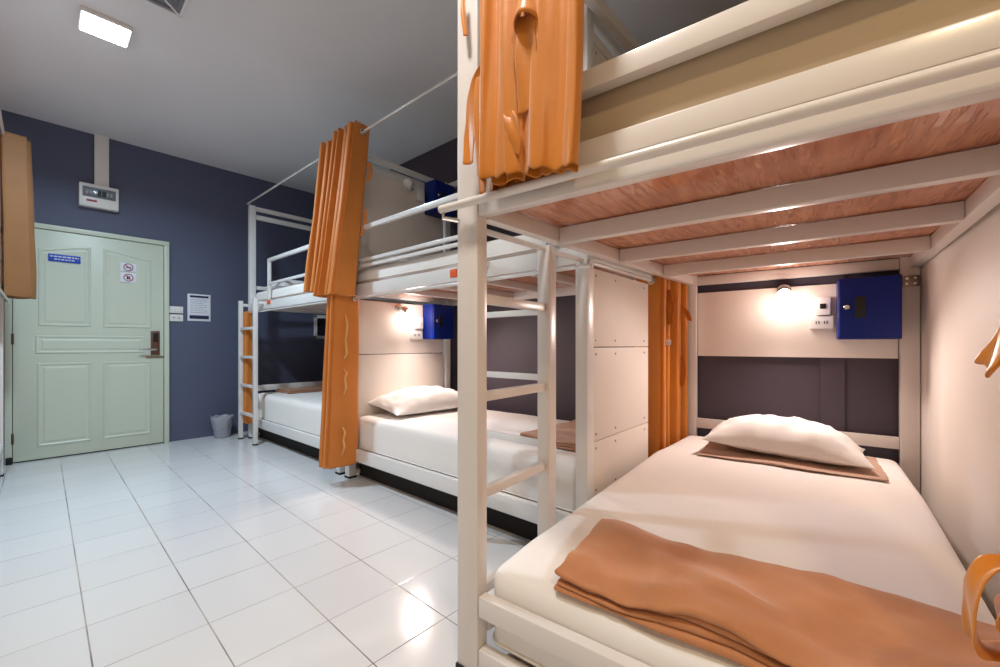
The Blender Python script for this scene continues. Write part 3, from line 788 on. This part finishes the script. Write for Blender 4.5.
p2 = pleat_path(4, .034, .11, seed=8)
curtain(ROW, 'amber curtain bunched on upper rod of far corner bunk, behind its twin', p2, 2.575, 1.395, row_place(.12, -.115, .0, 0), 'curtain_dull', None, (0, 1, 0), seed=4)
p3 = pleat_path(5, .028, .18, seed=5)
f3 = row_place(-.155, -.02, .02, .1, uu=-.088)
def face3(z, a=-.005, o=0.0): q = f3(0, a, (1.372 - z) / 1.27, z); q.y -= .006 + o; return q
t3 = curtain(ROW, 'amber curtain hanging to the floor between middle and far lower beds', p3, 1.372, .13, f3, 'curtain_dull', None, (0, 1, 0), seed=7,
        gpos=((-.025, -.162, 1.338),))
for zz in ((1.22, 1.14, 1.04, .94, .90), (.83, .80, .76, .70, .64), (.42, .38, .33, .28, .22)):
    pts = [face3(z, -.012 + .012 * (k % 2), .012 * (0, 1, 1.4, 1, .2)[k]) for k, z in enumerate(zz)]
    t3.part('tie_cord', tube(B(), pts, [.005, .009, .007, .010, .004], 8), 'cord', smooth=True)
p4 = pleat_path(6, .035, .06, seed=15)
curtain(ROW, 'amber curtain seen through the ladder of far corner bunk', p4, 1.355, .17, lambda s, a, t, z: Vector((-.026 + a * .72, 1.915 + s, z)), 'curtain_dull', None, (0, 1, 0), seed=17)
# across the aisle
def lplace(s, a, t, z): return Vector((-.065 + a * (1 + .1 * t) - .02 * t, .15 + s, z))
curtain(LEFT, 'curtain hanging by the door at extreme left, coloured as dimly lit', pleat_path(5, .04, .125, seed=25), 2.545, 1.35, lplace, 'curtain_dimmed', None, (0, 1, 0), seed=27)

# foreground, left rod by the head: end panel and pleats
def rline(u): return .062 - .0867 * (u - .052)
def fplace(s, a, t, z):
    u = 1.50 + s; return Vector((u, rline(u) + .03 + a * (1 + .05 * t) + .01 * t, z))
rv = lambda u, d: rline(u) + d
th = curtain(FRONT, 'amber curtain gathered at head of foreground bed beside the white planks', pleat_path(10, .0425, .165, seed=31), 1.41, .08, fplace, 'curtain', None, (1, -.1, 0), seed=33,
        gpos=((1.492, rline(1.49), 1.372), (1.66, rline(1.66) - .02, 1.372), (1.87, rline(1.87), 1.372)),
        ties=(([(1.62, rv(1.62, -.045), 1.33), (1.60, rv(1.6, -.07), 1.24), (1.61, rv(1.6, -.062), 1.12)], (.3, 1, 0), .045),
              ([(1.84, rv(1.84, -.05), 1.25), (1.835, rv(1.83, -.08), 1.215), (1.83, rv(1.83, -.105), 1.15)], (.2, 1, .3), .04),
              ([(1.84, rv(1.84, -.052), .93), (1.835, rv(1.83, -.068), .85), (1.83, rv(1.83, -.06), .74)], (.2, 1, 0), .035)))
th.part('care_label', box(B(), (1.585, rv(1.6, -.075), 1.0), (1.588, rv(1.6, -.04), 1.03), .001), 'paper', label='small white label')

# foreground, upper front curtain: wide soft folds turned back on themselves
def front_cloth():
    path = []; n = 50
    for i in range(n + 1):
        x = i / n; amp = .003 + .030 * (1 - x) ** 2.4
        path.append((x * .300, -.030 + amp * math.sin(2 * math.pi * (3.2 * x ** .75) + .9) + .012 * math.sin(2 * math.pi * 2.6 * x + .5)))
    path += [(.308, -.024), (.309, -.012), (.303, -.004)]
    for i in range(n, -1, -1):
        x = i / n; path.append((.008 + x * .290, .012 + .014 * math.sin(2 * math.pi * 5 * x + 1.6) * (1.1 - x) - .012 * x))
    path.append((-.008, .03))
    for i in range(0, n + 1):
        x = i / n; path.append((-.006 + x * .28, .044 + .012 * math.sin(2 * math.pi * 5.5 * x + .3) * (1.1 - x)))
    return path
fc = front_cloth()
def uplace(s, a, t, z):
    x = s / .31
    return Vector((-.075 + a * (1 + .15 * t), -.083 - s * (1.04 - .09 * t), z - (.022 * x) * t + .005 * math.sin(14 * s) * t))
uc = curtain(FRONT, 'large amber curtain hanging at upper front corner of foreground bunk', fc, 2.56, 1.428, uplace, 'curtain', None, (0, 1, 0), seed=43,
        ties=(([(-.118, -.252, 1.80), (-.122, -.252, 1.72), (-.116, -.250, 1.63), (-.112, -.246, 1.565)], (0, 1, 0), .062),
              ([(-.110, -.19, 1.585), (-.120, -.205, 1.56), (-.118, -.215, 1.51), (-.110, -.21, 1.47)], (0, 1, .3), .045),
              ([(-.085, -.10, 1.76), (-.08, -.075, 1.74), (-.074, -.045, 1.69), (-.07, -.030, 1.60), (-.07, -.025, 1.51)], (.15, 1, .15), .055),
              ([(-.10, -.09, 1.72), (-.104, -.088, 1.62), (-.10, -.09, 1.52), (-.092, -.094, 1.405)], (.2, 1, 0), .035),
              ([(-.03, .03, 2.05), (-.032, .028, 1.99), (-.03, .022, 1.915)], (0, 1, .3), .02)))
# the tie band doubled over into a hood-like loop
b = B(); prev = None
for k in range(9):
    q = k / 8; w = .008 + .026 * q ** .8; d = .006 + .034 * q ** .8; row = []
    for m_ in range(13):
        an = math.pi * m_ / 12
        row.append(b.verts.new((-.108 - d * math.sin(an), -.252 - w * math.cos(an), 1.885 - .125 * q + .018 * q * math.sin(an))))
    if prev:
        for m_ in range(12): b.faces.new((prev[m_], prev[m_ + 1], row[m_ + 1], row[m_]))
    prev = row
uc.part('tie_loop', b, 'curtain', smooth=True, mods=(('solid', .003),))
# tied curtain at right edge, on the front rod
def tplace(s, a, t, z):
    g = math.exp(-((z - .612) / .05) ** 2) * .085
    return Vector((-.042 + a * .9 * (1 + 3 * g), -1.085 - s + g * (1 - s / .2), z))
curtain(FRONT, 'amber curtain with tie straps at right edge of foreground bed', pleat_path(7, .03, .07, seed=61), 1.45, .10, tplace, 'curtain', None, (0, 1, 0), seed=63, nz=80,
        gpos=((-.035, -1.083, 1.418),),
        ties=(([(-.03, -1.10, 1.10), (-.05, -1.055, 1.07), (-.058, -1.022, 1.03), (-.058, -1.002, .985), (-.045, -.998, .965), (-.03, -1.012, .975), (-.02, -1.05, 1.03)], (.9, 0, .35), .06),
              ([(-.01, -1.05, .68), (-.03, -1.01, .678), (-.05, -.985, .648), (-.052, -.982, .60), (-.045, -.99, .558), (-.02, -1.02, .545), (0, -1.06, .55)], (1, .05, .05), .055)))

# ------------------------------------------------------------------ light
def area(name, loc, size, power, col, rot=(0, 0, 0), spread=180):
    l = bpy.data.lights.new(name, 'AREA'); l.shape = 'SQUARE'; l.size = size; l.energy = power; l.color = col
    o = bpy.data.objects.new(name, l); COL.objects.link(o); o.location = loc; o.rotation_euler = rot; l.spread = R(spread); return o
area('ceiling_lamp_cool', (.26, 3.51, H - .036), .2, 38, (.66, .85, 1.0), spread=155)
area('ceiling_lamp_neutral', (.26, .72, H - .036), .2, 15, (1.0, .95, .88), spread=150)
area('ceiling_lamp_warm', (-.45, -.95, H - .036), .2, 17, (1.0, .75, .42), spread=160)
for p, d in LIGHTS:
    l = bpy.data.lights.new('bulb_beam', 'SPOT'); l.energy = 23; l.color = (1.0, .86, .785); l.shadow_soft_size = .035; l.spot_size = R(146); l.spot_blend = .75
    o = bpy.data.objects.new('bulb_beam', l); COL.objects.link(o); o.location = p; o.rotation_euler = d.to_track_quat('-Z', 'Y').to_euler()
    l = bpy.data.lights.new('bulb_glow', 'POINT'); l.energy = .8; l.color = (1.0, .86, .785); l.shadow_soft_size = .04
    o = bpy.data.objects.new('bulb_glow', l); COL.objects.link(o); o.location = p

w = bpy.data.worlds.new('dim_air'); scene.world = w; w.use_nodes = True
w.node_tree.nodes['Background'].inputs[0].default_value = (.6, .65, .75, 1); w.node_tree.nodes['Background'].inputs[1].default_value = .03

# ------------------------------------------------------------------ camera
cam = bpy.data.cameras.new('camera'); co = bpy.data.objects.new('camera', cam); COL.objects.link(co); scene.camera = co
cam.sensor_fit = 'HORIZONTAL'; cam.sensor_width = 36; cam.lens = 36 * 415 / 1000
cam.shift_y = (345 - 333.5) / 1000
cam.clip_start = .05
co.location = (0, 0, 1.0)
yaw = R(42.2)   # heading from +X towards +Y
co.rotation_euler = (R(90), 0, yaw - R(90))

vs = scene.view_settings
vs.view_transform = 'Standard'; vs.look = 'None'; vs.gamma = 1.0; vs.use_curve_mapping = False; vs.exposure = 0.45
scene.cycles.use_denoising = True
scene.cycles.max_bounces = 8; scene.cycles.diffuse_bounces = 5; scene.cycles.sample_clamp_indirect = 6
